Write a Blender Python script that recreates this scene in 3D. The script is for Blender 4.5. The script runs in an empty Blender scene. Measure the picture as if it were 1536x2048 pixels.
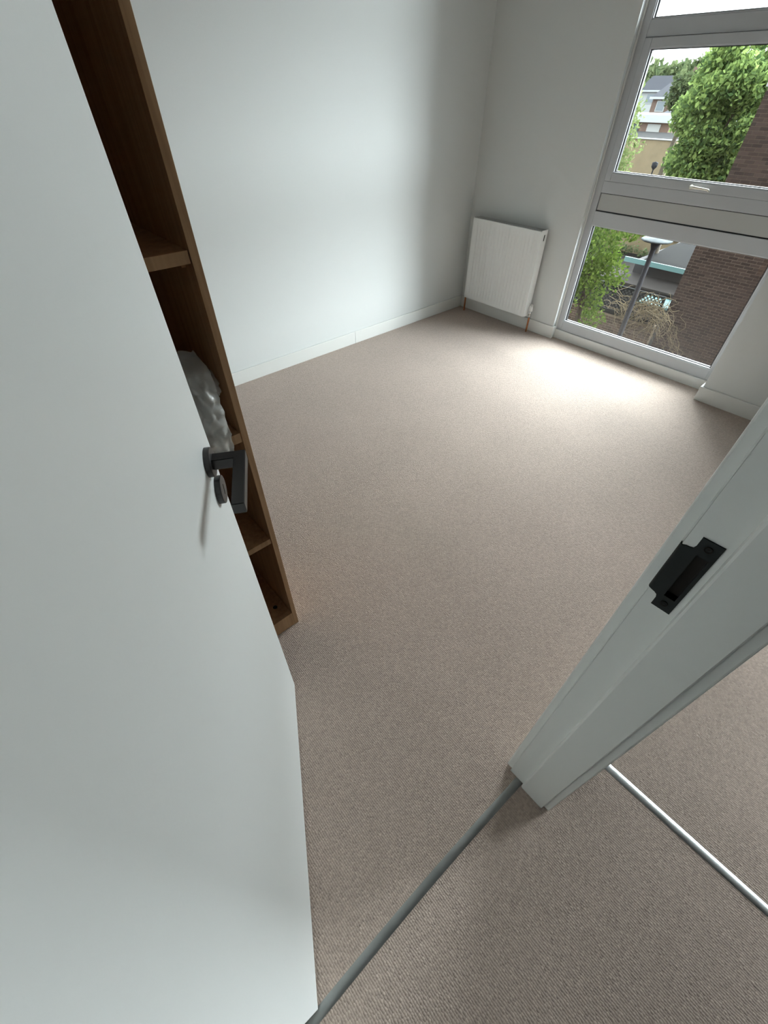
import bpy, bmesh, math, random
import numpy as np
from mathutils import Vector, Matrix, noise
random.seed(7)
rng = np.random.default_rng(11)
SC = bpy.context.scene
COL = SC.collection

# ------------------------------------------------------------------ camera
PITCH, YAW, FPX = 0.785963, 0.852500, 849.44
cam = bpy.data.cameras.new('camera')
cam.sensor_fit = 'VERTICAL'; cam.sensor_height = 24.0
cam.lens = FPX / 2048.0 * 24.0
cam.clip_start = 0.02; cam.clip_end = 600
cam_o = bpy.data.objects.new('camera', cam); COL.objects.link(cam_o)
fwd = Vector((math.cos(PITCH)*math.cos(YAW), math.cos(PITCH)*math.sin(YAW), -math.sin(PITCH)))
rgt = Vector((math.sin(YAW), -math.cos(YAW), 0)); up = rgt.cross(fwd)
M = Matrix((rgt, up, -fwd)).transposed().to_4x4(); M.translation = Vector((0, 0, 1.5))
cam_o.matrix_world = M
SC.camera = cam_o

# ------------------------------------------------------------------ world, light, exposure
W = bpy.data.worlds.new('overcast_sky'); SC.world = W; W.use_nodes = True
wn = W.node_tree.nodes; bgn = wn['Background']
bgn.inputs[0].default_value = (0.87, 0.965, 1.0, 1); bgn.inputs[1].default_value = 1.42
SC.view_settings.view_transform = 'Standard'; SC.view_settings.look = 'None'
SC.view_settings.gamma = 1.0; SC.view_settings.use_curve_mapping = False
SC.view_settings.exposure = 2.03
SC.cycles.use_denoising = True
SC.cycles.max_bounces = 12; SC.cycles.diffuse_bounces = 8; SC.cycles.glossy_bounces = 4
SC.cycles.transparent_max_bounces = 16; SC.cycles.transmission_bounces = 6
SC.cycles.sample_clamp_indirect = 6.0

sun = bpy.data.lights.new('hazy_sun', 'SUN'); sun.energy = 11.7; sun.angle = math.radians(98); sun.color = (0.94, 1.0, 1.03)
sun_o = bpy.data.objects.new('hazy_sun', sun); COL.objects.link(sun_o)
sun_o.rotation_euler = Vector((-0.81, 0.20, -0.12)).to_track_quat('-Z', 'Y').to_euler()

def portal(name, loc, sy, sz):
    l = bpy.data.lights.new(name, 'AREA'); l.shape = 'RECTANGLE'; l.size = sz; l.size_y = sy
    l.cycles.is_portal = True
    o = bpy.data.objects.new(name, l); COL.objects.link(o)
    o.location = loc; o.rotation_euler = (0, math.pi/2, 0)   # faces -x, into the rooms
portal('window_portal', (3.60, 1.16, 1.2), 1.22, 2.26)
portal('window_portal_next_room', (3.60, -1.1, 1.25), 1.1, 1.8)

# ------------------------------------------------------------------ materials
def mat(name, col, rough=0.6, metal=0.0, spec=0.5, noise_amt=0.0, noise_scale=8.0, bump=0.0, bump_scale=200.0, col2=None, stretch=(1, 1, 1)):
    m = bpy.data.materials.new(name); m.use_nodes = True
    nt = m.node_tree; N = nt.nodes; L = nt.links; b = N['Principled BSDF']
    b.inputs['Roughness'].default_value = rough; b.inputs['Metallic'].default_value = metal
    b.inputs['Specular IOR Level'].default_value = spec
    b.inputs['Base Color'].default_value = (*col, 1)
    tc = N.new('ShaderNodeTexCoord'); mp = N.new('ShaderNodeMapping'); mp.inputs['Scale'].default_value = stretch
    L.new(tc.outputs['Object'], mp.inputs[0])
    if noise_amt > 0 or col2:
        nz = N.new('ShaderNodeTexNoise'); nz.inputs['Scale'].default_value = noise_scale; nz.inputs['Detail'].default_value = 5
        L.new(mp.outputs[0], nz.inputs['Vector'])
        cr = N.new('ShaderNodeValToRGB'); cr.color_ramp.elements[0].position = 0.3; cr.color_ramp.elements[1].position = 0.7
        c2 = col2 or tuple(c*(1-noise_amt) for c in col)
        cr.color_ramp.elements[0].color = (*c2, 1); cr.color_ramp.elements[1].color = (*col, 1)
        L.new(nz.outputs['Fac'], cr.inputs[0]); L.new(cr.outputs[0], b.inputs['Base Color'])
    if bump > 0:
        nb = N.new('ShaderNodeTexNoise'); nb.inputs['Scale'].default_value = bump_scale; nb.inputs['Detail'].default_value = 3
        L.new(mp.outputs[0], nb.inputs['Vector'])
        bp = N.new('ShaderNodeBump'); bp.inputs['Strength'].default_value = bump; bp.inputs['Distance'].default_value = 0.002
        L.new(nb.outputs['Fac'], bp.inputs['Height']); L.new(bp.outputs[0], b.inputs['Normal'])
    return m

def carpet_mat():
    m = bpy.data.materials.new('loop_pile_carpet'); m.use_nodes = True
    nt = m.node_tree; N = nt.nodes; L = nt.links; b = N['Principled BSDF']
    b.inputs['Roughness'].default_value = 0.95; b.inputs['Specular IOR Level'].default_value = 0.08
    b.inputs['Sheen Weight'].default_value = 0.25; b.inputs['Sheen Roughness'].default_value = 0.6
    tc = N.new('ShaderNodeTexCoord')
    vo = N.new('ShaderNodeTexVoronoi'); vo.inputs['Randomness'].default_value = 0.35; vo.inputs['Scale'].default_value = 1.0
    mp = N.new('ShaderNodeMapping'); mp.inputs['Scale'].default_value = (175, 155, 175)
    nzw = N.new('ShaderNodeTexNoise'); nzw.inputs['Scale'].default_value = 9.0
    L.new(tc.outputs['Object'], nzw.inputs['Vector'])
    mx = N.new('ShaderNodeVectorMath'); mx.operation = 'MULTIPLY_ADD'
    mx.inputs[1].default_value = (0.004, 0.004, 0.0)
    L.new(nzw.outputs['Color'], mx.inputs[0]); L.new(tc.outputs['Object'], mx.inputs[2])
    L.new(mx.outputs[0], mp.inputs[0]); L.new(mp.outputs[0], vo.inputs['Vector'])
    # tone of each loop, a little random, and darker yarn gaps
    sep = N.new('ShaderNodeSeparateColor'); L.new(vo.outputs['Color'], sep.inputs[0])
    rc = N.new('ShaderNodeValToRGB')
    rc.color_ramp.elements[0].color = (0.385, 0.305, 0.256, 1); rc.color_ramp.elements[1].color = (0.505, 0.405, 0.343, 1)
    L.new(sep.outputs[0], rc.inputs[0])
    big = N.new('ShaderNodeTexNoise'); big.inputs['Scale'].default_value = 2.2; big.inputs['Detail'].default_value = 4
    L.new(tc.outputs['Object'], big.inputs['Vector'])
    br = N.new('ShaderNodeMapRange'); br.inputs['From Min'].default_value = 0.3; br.inputs['From Max'].default_value = 0.7
    br.inputs['To Min'].default_value = 0.94; br.inputs['To Max'].default_value = 1.04
    L.new(big.outputs['Fac'], br.inputs['Value'])
    mu = N.new('ShaderNodeMix'); mu.data_type = 'RGBA'; mu.blend_type = 'MULTIPLY'; mu.inputs['Factor'].default_value = 1
    L.new(rc.outputs[0], mu.inputs['A']); L.new(br.outputs[0], mu.inputs['B'])
    L.new(mu.outputs['Result'], b.inputs['Base Color'])
    inv = N.new('ShaderNodeMath'); inv.operation = 'SUBTRACT'; inv.inputs[0].default_value = 1.0
    L.new(vo.outputs['Distance'], inv.inputs[1])
    bp = N.new('ShaderNodeBump'); bp.inputs['Strength'].default_value = 0.8; bp.inputs['Distance'].default_value = 0.004
    L.new(inv.outputs[0], bp.inputs['Height']); L.new(bp.outputs[0], b.inputs['Normal'])
    return m

def wood_mat():
    m = bpy.data.materials.new('walnut_veneer'); m.use_nodes = True
    nt = m.node_tree; N = nt.nodes; L = nt.links; b = N['Principled BSDF']
    b.inputs['Roughness'].default_value = 0.45; b.inputs['Specular IOR Level'].default_value = 0.35
    tc = N.new('ShaderNodeTexCoord'); mp = N.new('ShaderNodeMapping'); mp.inputs['Scale'].default_value = (60, 60, 3)
    L.new(tc.outputs['Object'], mp.inputs[0])
    nz = N.new('ShaderNodeTexNoise'); nz.inputs['Scale'].default_value = 1.0; nz.inputs['Detail'].default_value = 8; nz.inputs['Distortion'].default_value = 0.8
    L.new(mp.outputs[0], nz.inputs['Vector'])
    cr = N.new('ShaderNodeValToRGB'); cr.color_ramp.elements[0].position = 0.3; cr.color_ramp.elements[1].position = 0.72
    cr.color_ramp.elements[0].color = (0.39, 0.225, 0.112, 1); cr.color_ramp.elements[1].color = (0.55, 0.335, 0.18, 1)
    L.new(nz.outputs['Fac'], cr.inputs[0]); L.new(cr.outputs[0], b.inputs['Base Color'])
    return m

def glass_mat(name, tint, refl=1.0):
    m = bpy.data.materials.new(name); m.use_nodes = True
    nt = m.node_tree; N = nt.nodes; L = nt.links
    N.remove(N['Principled BSDF'])
    t = N.new('ShaderNodeBsdfTransparent'); t.inputs[0].default_value = (*tint, 1)
    g = N.new('ShaderNodeBsdfGlossy'); g.inputs['Roughness'].default_value = 0.0
    # Schlick reflectance from either side of the pane
    ge = N.new('ShaderNodeNewGeometry'); dt = N.new('ShaderNodeVectorMath'); dt.operation = 'DOT_PRODUCT'
    L.new(ge.outputs['Incoming'], dt.inputs[0]); L.new(ge.outputs['Normal'], dt.inputs[1])
    def M_(op, a, b=None):
        n = N.new('ShaderNodeMath'); n.operation = op
        for i, x in enumerate((a, b)):
            if x is None: continue
            if isinstance(x, (int, float)): n.inputs[i].default_value = x
            else: L.new(x, n.inputs[i])
        return n.outputs[0]
    k5 = M_('POWER', M_('SUBTRACT', 1.0, M_('ABSOLUTE', dt.outputs['Value'])), 5.0)
    fr = N.new('ShaderNodeMath'); fr.operation = 'MULTIPLY_ADD'; L.new(k5, fr.inputs[0]); fr.inputs[1].default_value = 0.96*refl; fr.inputs[2].default_value = 0.035*refl
    mx = N.new('ShaderNodeMixShader')
    L.new(fr.outputs[0], mx.inputs[0]); L.new(t.outputs[0], mx.inputs[1]); L.new(g.outputs[0], mx.inputs[2])
    L.new(mx.outputs[0], N['Material Output'].inputs[0])
    return m

def leaf_mat(name, c1, c2, trans=0.35):
    m = bpy.data.materials.new(name); m.use_nodes = True
    nt = m.node_tree; N = nt.nodes; L = nt.links; N.remove(N['Principled BSDF'])
    g = N.new('ShaderNodeNewGeometry'); cr = N.new('ShaderNodeValToRGB')
    cr.color_ramp.elements[0].color = (*c1, 1); cr.color_ramp.elements[1].color = (*c2, 1)
    L.new(g.outputs['Random Per Island'], cr.inputs[0])
    d = N.new('ShaderNodeBsdfDiffuse'); t = N.new('ShaderNodeBsdfTranslucent')
    L.new(cr.outputs[0], d.inputs[0]); L.new(cr.outputs[0], t.inputs[0])
    mx = N.new('ShaderNodeMixShader'); mx.inputs[0].default_value = trans
    L.new(d.outputs[0], mx.inputs[1]); L.new(t.outputs[0], mx.inputs[2])
    L.new(mx.outputs[0], N['Material Output'].inputs[0])
    return m

def brick_mat(name, c1, c2):
    m = mat(name, c1, 0.9, spec=0.2, bump=0.6, bump_scale=60)
    nt = m.node_tree; N = nt.nodes; L = nt.links
    oi = N.new('ShaderNodeObjectInfo'); g = N.new('ShaderNodeNewGeometry')
    ad = N.new('ShaderNodeMath'); ad.operation = 'ADD'; fr = N.new('ShaderNodeMath'); fr.operation = 'FRACT'
    L.new(oi.outputs['Random'], ad.inputs[0]); L.new(g.outputs['Random Per Island'], ad.inputs[1]); L.new(ad.outputs[0], fr.inputs[0])
    cr = N.new('ShaderNodeValToRGB'); cr.color_ramp.elements[0].color = (*c1, 1); cr.color_ramp.elements[1].color = (*c2, 1)
    L.new(fr.outputs[0], cr.inputs[0]); L.new(cr.outputs[0], N['Principled BSDF'].inputs['Base Color'])
    return m

MT = dict(
    wall=mat('matt_white_wall_paint', (0.70, 0.72, 0.715), 0.75, spec=0.25, bump=0.12, bump_scale=350),
    low_bounce_grey=mat('low_bounce_grey_paint', (0.36, 0.36, 0.35), 0.8, spec=0.2),  # grey given to unseen walls so that less light bounces back
    ceiling=mat('low_bounce_ceiling_paint', (0.60, 0.60, 0.59), 0.85, spec=0.2),  # white ceiling out of view, darkened to weaken the bounced light
    trim=mat('white_satin_woodwork', (0.75, 0.76, 0.74), 0.38, spec=0.45, bump=0.02, bump_scale=120),
    door=mat('white_door_paint', (0.77, 0.785, 0.775), 0.42, spec=0.4, bump=0.06, bump_scale=180),
    carpet=carpet_mat(),
    wood=wood_mat(),
    hole=mat('dark_hole', (0.015, 0.012, 0.01), 0.9),
    bronze=mat('dark_bronze_metal', (0.075, 0.072, 0.072), 0.42, metal=0.75, spec=0.5),
    black=mat('black_metal', (0.010, 0.013, 0.013), 0.5, metal=0.2, spec=0.25),
    strip=mat('brushed_silver_metal', (0.70, 0.72, 0.73), 0.42, metal=1.0, bump=0.05, bump_scale=90, stretch=(1, 30, 1)),
    dull_strip=mat('dull_grey_metal', (0.36, 0.37, 0.36), 0.45, metal=0.85, noise_amt=0.25, noise_scale=12),
    frame=mat('silver_grey_frame_coating', (0.52, 0.54, 0.565), 0.42, spec=0.5),
    panel=mat('grey_infill_panel', (0.50, 0.51, 0.50), 0.5, spec=0.4),
    gasket=mat('black_rubber_gasket', (0.012, 0.012, 0.015), 0.5),
    bead=mat('pale_glazing_bead', (0.62, 0.64, 0.67), 0.3, spec=0.6),
    radiator=mat('white_radiator_enamel', (0.88, 0.89, 0.88), 0.3, spec=0.5),
    grille=mat('grey_convector_fins', (0.45, 0.46, 0.45), 0.4),
    chrome=mat('chrome', (0.80, 0.80, 0.80), 0.12, metal=1.0),
    valve=mat('white_plastic', (0.80, 0.80, 0.79), 0.35),
    copper=mat('copper_pipe_metal', (0.62, 0.27, 0.13), 0.35, metal=0.9, noise_amt=0.4, noise_scale=40),
    brass=mat('pale_gold_handle_metal', (0.85, 0.82, 0.72), 0.22, metal=0.45),
    glass=glass_mat('window_glass', (0.955, 0.975, 0.97)),
    mortar=mat('pale_mortar', (0.1955, 0.1552, 0.1265), 0.95, spec=0.1, noise_amt=0.2, noise_scale=3),
    brick=brick_mat('dark_brown_brick', (0.0312, 0.0210, 0.0180), (0.0576, 0.0384, 0.0324)),
    brick2=brick_mat('garden_wall_brick', (0.0688, 0.0488, 0.0375), (0.1150, 0.0800, 0.0600)),
    coping=mat('white_cladding', (0.3372, 0.3468, 0.3510), 0.5),
    mortar2=mat('sandy_mortar', (0.3335, 0.2702, 0.2070), 0.95, spec=0.1, noise_amt=0.2, noise_scale=3),
    trellis=mat('dark_green_painted_timber', (0.006, 0.009, 0.009), 0.7, spec=0.2),
    lamppost=mat('charcoal_lamp_post_paint', (0.022, 0.022, 0.026), 0.85, spec=0.15),
    lamphead=mat('pale_lamp_disc', (0.085, 0.100, 0.108), 0.7, spec=0.2, noise_amt=0.45, noise_scale=9),
    bark=mat('brown_bark', (0.097, 0.076, 0.054), 0.9, noise_amt=0.5, noise_scale=14, bump=0.5, bump_scale=30),
    stem=mat('dry_vine_stem', (0.3187, 0.2499, 0.1530), 0.9, noise_amt=0.5, noise_scale=6),
    leaf_bright=leaf_mat('bright_green_leaf', (0.0677, 0.1257, 0.0184), (0.2095, 0.2933, 0.0628), 0.45),
    leaf_dark=leaf_mat('mid_green_leaf', (0.060, 0.105, 0.042), (0.33, 0.44, 0.145), 0.42),
    leaf_pale=leaf_mat('pale_green_leaf', (0.1013, 0.1418, 0.0473), (0.2295, 0.2700, 0.1148), 0.35),
    leaf_far=leaf_mat('hazy_green_leaf', (0.065, 0.09, 0.045), (0.125, 0.15, 0.07), 0.25),
    leaf_grey=leaf_mat('dusty_green_leaf', (0.0663, 0.0936, 0.0442), (0.1768, 0.2106, 0.1105), 0.3),
    ground=mat('weathered_paving', (0.0250, 0.0223, 0.0209), 0.95, spec=0.03, noise_scale=0.7, col2=(0.0182, 0.0162, 0.0155)),
    pinkfelt=mat('weathered_roof_felt', (0.060, 0.053, 0.051), 0.95, spec=0.05, noise_scale=2.0, col2=(0.044, 0.039, 0.038)),
    teal=mat('pale_teal_roof_edge', (0.14, 0.27, 0.275), 0.6),
    felt=mat('grey_roof_felt', (0.0138, 0.0134, 0.0146), 0.95, spec=0.03, noise_scale=1.1, col2=(0.0187, 0.0182, 0.0176)),
    shed=mat('dark_shed_cladding', (0.045, 0.042, 0.045), 0.8),
    tan=mat('tan_render', (0.2115, 0.1602, 0.0963), 0.9, noise_scale=2.5, col2=(0.1746, 0.1332, 0.0801)),
    fence=mat('brown_fence_board', (0.1284, 0.0792, 0.0432), 0.85, noise_amt=0.35, noise_scale=3, stretch=(1, 6, 1)),
    slate=mat('grey_slate_roof', (0.030, 0.031, 0.040), 0.85, spec=0.1, noise_amt=0.2, noise_scale=2),
    render=mat('white_render', (0.3108, 0.3150, 0.3150), 0.8),
    redbrick=mat('far_red_brick', (0.153, 0.097, 0.076), 0.9, noise_amt=0.3, noise_scale=6),
    pane=mat('dark_window_pane', (0.06, 0.08, 0.10), 0.08, spec=0.8),
)

def bag_mat():
    m = bpy.data.materials.new('milky_polythene'); m.use_nodes = True
    nt = m.node_tree; N = nt.nodes; L = nt.links; b = N['Principled BSDF']
    b.inputs['Base Color'].default_value = (0.86, 0.86, 0.83, 1); b.inputs['Roughness'].default_value = 0.22
    b.inputs['Specular IOR Level'].default_value = 0.7
    t = N.new('ShaderNodeBsdfTransparent'); t.inputs[0].default_value = (0.95, 0.95, 0.94, 1)
    tl = N.new('ShaderNodeBsdfTranslucent'); tl.inputs[0].default_value = (0.75, 0.75, 0.72, 1)
    m1 = N.new('ShaderNodeMixShader'); m1.inputs[0].default_value = 0.3
    L.new(b.outputs[0], m1.inputs[1]); L.new(tl.outputs[0], m1.inputs[2])
    mx = N.new('ShaderNodeMixShader'); mx.inputs[0].default_value = 0.42
    L.new(m1.outputs[0], mx.inputs[1]); L.new(t.outputs[0], mx.inputs[2])
    L.new(mx.outputs[0], N['Material Output'].inputs[0])
    return m
MT['bag'] = bag_mat()

# ------------------------------------------------------------------ mesh helpers
class G:                                    # collects geometry, in world coordinates
    def __init__(s): s.v = []; s.f = []; s.sm = []
    def add(s, v, f, smooth=False):
        n = len(s.v); s.v += [tuple(p) for p in v]; s.f += [tuple(n+i for i in q) for q in f]; s.sm += [smooth]*len(f); return s
    def box(s, x0, x1, y0, y1, z0, z1, bev=0.0, seg=2, fn=None):
        bm = bmesh.new(); bmesh.ops.create_cube(bm, size=1)
        for v in bm.verts: v.co = Vector(((x0+x1)/2+v.co.x*(x1-x0), (y0+y1)/2+v.co.y*(y1-y0), (z0+z1)/2+v.co.z*(z1-z0)))
        if bev: bmesh.ops.bevel(bm, geom=bm.edges[:], offset=bev, segments=seg, profile=0.5, affect='EDGES')
        bm.verts.index_update()
        vs = [fn(v.co) if fn else v.co for v in bm.verts]
        s.add(vs, [[v.index for v in f.verts] for f in bm.faces]); bm.free(); return s
    def prism(s, pts, ax, a, b, fn=None):   # polygon (2 coords) extruded along an axis from a to b
        def P(p, t): q = [0, 0, 0]; o = [i for i in range(3) if i != ax]; q[o[0]], q[o[1]], q[ax] = p[0], p[1], t; return Vector(q)
        n = len(pts); vs = [P(p, a) for p in pts]+[P(p, b) for p in pts]
        if fn: vs = [fn(v) for v in vs]
        fs = [[i, (i+1) % n, n+(i+1) % n, n+i] for i in range(n)]+[list(range(n))[::-1], list(range(n, 2*n))]
        return s.add(vs, fs)
    def tube(s, pts, rad, n=8, cap=True):
        pts = [Vector(p) for p in pts]; m = len(pts)
        if not hasattr(rad, '__len__'): rad = [rad]*m
        vs = []; fs = []; u = None
        for i, p in enumerate(pts):
            t = (pts[min(i+1, m-1)]-pts[max(i-1, 0)]).normalized()
            if u is None:
                u = t.cross(Vector((0, 0, 1)));
                if u.length < 1e-3: u = Vector((1, 0, 0))
            u = (u-t*u.dot(t)).normalized(); w = t.cross(u)
            for k in range(n):
                a = 2*math.pi*k/n; vs.append(p+(u*math.cos(a)+w*math.sin(a))*rad[i])
        for i in range(m-1):
            for k in range(n): fs.append([i*n+k, i*n+(k+1) % n, (i+1)*n+(k+1) % n, (i+1)*n+k])
        s.add(vs, fs, True)
        if cap: s.add([vs[k] for k in range(n)], [list(range(n))[::-1]]); s.add(vs[-n:], [list(range(n))])
        return s
    def lathe(s, prof, c, axis=(0, 0, 1), n=32, smooth=True):   # prof: list of (radius, height along axis)
        ax = Vector(axis).normalized(); u = ax.orthogonal().normalized(); w = ax.cross(u); c = Vector(c); m = len(prof)
        vs = [c+ax*h+(u*math.cos(2*math.pi*k/n)+w*math.sin(2*math.pi*k/n))*max(r, 1e-5) for r, h in prof for k in range(n)]
        fs = [[i*n+k, i*n+(k+1) % n, (i+1)*n+(k+1) % n, (i+1)*n+k] for i in range(m-1) for k in range(n)]
        return s.add(vs, fs, smooth)

def props(o, label=None, cat=None, group=None, kind=None):
    if label: o['label'] = label
    if cat: o['category'] = cat
    if group: o['group'] = group
    if kind: o['kind'] = kind
    return o
WL = {}
def obj(name, g, m, parent=None, label=None, cat=None, group=None, kind=None, loc=None, smooth=False):
    if parent is not None: off = WL[parent.name]
    elif loc is not None: off = Vector(loc)
    else:
        a = np.array(g.v); off = Vector(((a[:, 0].min()+a[:, 0].max())/2, (a[:, 1].min()+a[:, 1].max())/2, a[:, 2].min()))
    me = bpy.data.meshes.new(name)
    a = np.array(g.v, dtype=float)-np.array(off)
    me.from_pydata(a.tolist(), [], g.f)
    me.polygons.foreach_set('use_smooth', [bool(x) or smooth for x in g.sm])
    me.materials.append(m); me.update()
    o = bpy.data.objects.new(name, me); COL.objects.link(o)
    if parent is not None: o.parent = parent
    else: o.location = off
    WL[o.name] = off
    return props(o, label, cat, group, kind)
def thing(name, loc, label, cat, group=None, kind=None):
    o = bpy.data.objects.new(name, None); COL.objects.link(o); o.location = loc; o.empty_display_size = 0.1
    WL[o.name] = Vector(loc); return props(o, label, cat, group, kind)
def piece(name, mesh, parent, loc, m=None):  # shared mesh copy placed at a world point
    o = bpy.data.objects.new(name, mesh); COL.objects.link(o); o.parent = parent; o.location = Vector(loc)-WL[parent.name]; return o

# ------------------------------------------------------------------ the setting
ZC = 2.40                                   # ceiling height
WX = 3.415                                  # inner face of the window wall
FX = 3.460                                  # room-side face of the window frame
Y1 = 2.780                                  # far wall
def S(name, g, m, label, cat): return obj(name, g, m, None, label, cat, None, 'structure')

S('floor', G().box(-1.2, FX, -0.007, Y1, -0.05, 0.0), MT['carpet'], 'beige loop pile carpet covering the empty room', 'floor')
S('floor.001', G().box(-4.2, 0.772, -2.2, -0.007, -0.05, 0.0), MT['carpet'], 'beige hall carpet on the near side of the doorway strip', 'floor')
S('floor.002', G().box(0.772, FX, -2.6, -0.007, -0.05, 0.0), MT['carpet'], 'beige carpet of the next room beyond the bright strip at right', 'floor')
S('ceiling', G().box(-4.3, 3.56, -2.7, Y1+0.1, ZC, ZC+0.1), MT['ceiling'], 'unseen ceiling above the rooms, darkened to weaken bounced light', 'ceiling')
S('wall_far', G().box(-1.2, 3.56, Y1, Y1+0.1, -0.05, ZC), MT['wall'], 'bright white bare wall to the left of the radiator corner', 'wall')
S('wall_left', G().box(-1.3, -1.2, 0.017, Y1+0.1, -0.05, ZC), MT['low_bounce_grey'], 'wall hidden behind the open door, made grey to cut bounced light', 'wall')
g = G()
g.box(WX, 3.56, 1.773, Y1, -0.05, ZC)                        # left of the window
g.box(FX+0.07, 3.56, 0.55, 1.773, -0.05, 0.07)               # below the window
g.box(FX, 3.56, 0.55, 1.773, 2.30, ZC)
S('wall_window', g, MT['wall'], 'shaded white window wall behind the radiator', 'wall')
S('wall_window.001', G().box(3.295, 3.528, 0.017, 0.548, -0.05, ZC), MT['wall'], 'shaded white pier to the right of the window', 'wall')
g = G()
g.box(0.546, 3.528, -0.104, 0.017, -0.05, ZC); g.box(-4.2, -0.247, -0.104, 0.017, -0.05, ZC); g.box(-0.247, 0.546, -0.104, 0.017, 2.03, ZC)
S('wall_door', g, MT['low_bounce_grey'], 'wall that holds the open doorway, made grey to cut bounced light', 'wall')
g = G(); g.box(0.72, 0.83, -0.165, -0.104, -0.05, ZC); g.box(0.72, 0.83, -2.6, -0.95, -0.05, ZC); g.box(0.72, 0.83, -0.95, -0.165, 2.03, ZC)
S('wall_hall_right', g, MT['wall'], 'hall wall with the opening to the next room', 'wall')
S('wall_hall_back', G().box(-4.3, 0.72, -2.3, -2.2, -0.05, ZC), MT['low_bounce_grey'], 'hall wall behind the camera, set back and made grey to cut bounced light', 'wall')
S('wall_hall_left', G().box(-4.3, -4.2, -2.2, -0.104, -0.05, ZC), MT['low_bounce_grey'], 'end wall of the hall, set far off and made grey to cut bounced light', 'wall')  # hall stretched out of view so less light returns to the doorway
g = G(); g.box(FX, 3.56, -0.62, -0.104, -0.05, ZC); g.box(FX, 3.56, -2.6, -1.50, -0.05, ZC); g.box(FX, 3.56, -1.50, -0.62, -0.05, 0.35); g.box(FX, 3.56, -1.50, -0.62, 2.15, ZC)
S('wall_next_window', g, MT['wall'], 'window wall of the next room', 'wall')
S('wall_next_back', G().box(0.83, 3.56, -2.7, -2.6, -0.05, ZC), MT['wall'], 'back wall of the next room', 'wall')

def skirt(name, x0, x1, y0, y1, label, h=0.095):
    return S(name, G().box(x0, x1, y0, y1, 0.0, h, 0.003), MT['trim'], label, 'skirting board')
skirt('baseboard_far', -1.2, 2.107, Y1-0.013, Y1, 'white skirting board along the bright wall, left length up to the joint')
skirt('baseboard_far.001', 2.1085, WX-0.013, Y1-0.013, Y1, 'white skirting board along the bright wall, length from the joint to the corner')
skirt('baseboard_window', WX-0.013, WX, 1.760, Y1-0.013, 'white skirting board under the radiator')
skirt('baseboard_window.001', WX, FX-0.014, 1.760, 1.773, 'short white skirting return in the window reveal')
skirt('baseboard_pier', 3.281, 3.295, 0.017, 0.562, 'white skirting board in front of the pier right of the window')
skirt('baseboard_pier.001', 3.295, FX-0.014, 0.548, 0.562, 'short white skirting return beside the pier')
skirt('baseboard_door', 0.605, 3.281, 0.017, 0.030, 'white skirting board behind the door frame')
S('trim_2', G().box(FX-0.014, FX+0.068, 0.55, 1.773, 0.0, 0.070, 0.002), MT['trim'], 'cream board between the carpet and the window frame', 'board')

# door frame -----------------------------------------------------------
t = thing('trim_1', (0.53, -0.04, 0), 'white painted door frame with black keep, right of the doorway', 'door frame', kind='structure')
FB = 0.004
def lining(side):
    g = G()
    if side > 0:                                # with the mortice for the latch cut out
        g.box(0.534, 0.546, -0.104, -0.0185, FB, 2.03); g.box(0.534, 0.546, -0.0035, 0.017, FB, 2.03)
        g.box(0.534, 0.546, -0.0185, -0.0035, FB, 0.983); g.box(0.534, 0.546, -0.0185, -0.0035, 1.073, 2.03)
    else: g.box(-0.247, -0.235, -0.104, 0.017, FB, 2.03, 0.0015)
    return g
def stop(side):
    pr = [(0.534, -0.031), (0.5265, -0.031), (0.5235, -0.0325), (0.522, -0.036), (0.5215, -0.102), (0.5235, -0.104), (0.534, -0.104)]
    if side < 0: pr = [(0.299-x, y) for x, y in pr]
    return G().prism(pr, 2, FB, 2.018)
for s_ in (1, -1):
    obj('lining', lining(s_), MT['trim'], t); obj('door_stop', stop(s_), MT['trim'], t)
    a, b_ = ((0.5425, 0.605) if s_ > 0 else (-0.306, -0.2435))
    obj('architrave', G().box(a, b_, 0.017, 0.035, 0.001, 2.09, 0.003), MT['trim'], t)
    obj('architrave', G().box(a-(0.01 if s_ > 0 else 0), b_, -0.122, -0.104, 0.001, 2.09, 0.003), MT['trim'], t)
obj('lining', G().box(-0.235, 0.534, -0.104, 0.017, 2.018, 2.03), MT['trim'], t)
obj('architrave', G().box(-0.306, 0.605, 0.017, 0.035, 2.0905, 2.152, 0.003), MT['trim'], t)
obj('architrave', G().box(-0.306, 0.605, -0.122, -0.104, 2.0905, 2.152, 0.003), MT['trim'], t)
# keep (strike plate) with lip, lock hole and screws, set in the lining
X0 = 0.5335
def plate_pts():
    out = [(-0.0235, 0.955), (0.003, 0.955), (0.003, 0.9715), (0.0045, 0.9765), (0.0085, 0.9790), (0.0125, 0.9800), (0.0158, 0.9812),
           (0.0158, 1.0768), (0.0125, 1.0785), (0.0085, 1.0790), (0.0045, 1.0805), (0.003, 1.0850), (0.003, 1.102), (-0.0235, 1.102)]
    return out
bm = bmesh.new()
def ring(pts, x): return [bm.verts.new((x, y, z)) for y, z in pts]
outer = plate_pts(); hole = [(-0.0185, 0.983), (-0.0035, 0.983), (-0.0035, 1.073), (-0.0185, 1.073)]
xo = X0-0.0016
vo_ = ring(outer, xo); vh = ring(hole, xo)
ed = [bm.edges.new((vo_[i], vo_[(i+1) % len(vo_)])) for i in range(len(vo_))]+[bm.edges.new((vh[i], vh[(i+1) % 4])) for i in range(4)]
bmesh.ops.triangle_fill(bm, use_beauty=True, edges=ed)
for loop in (vo_, vh):
    nb = [bm.verts.new((X0+(0.012 if loop is vh else 0.002), v.co.y, v.co.z)) for v in loop]
    for i in range(len(loop)):
        j = (i+1) % len(loop); bm.faces.new((loop[i], loop[j], nb[j], nb[i]))
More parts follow.
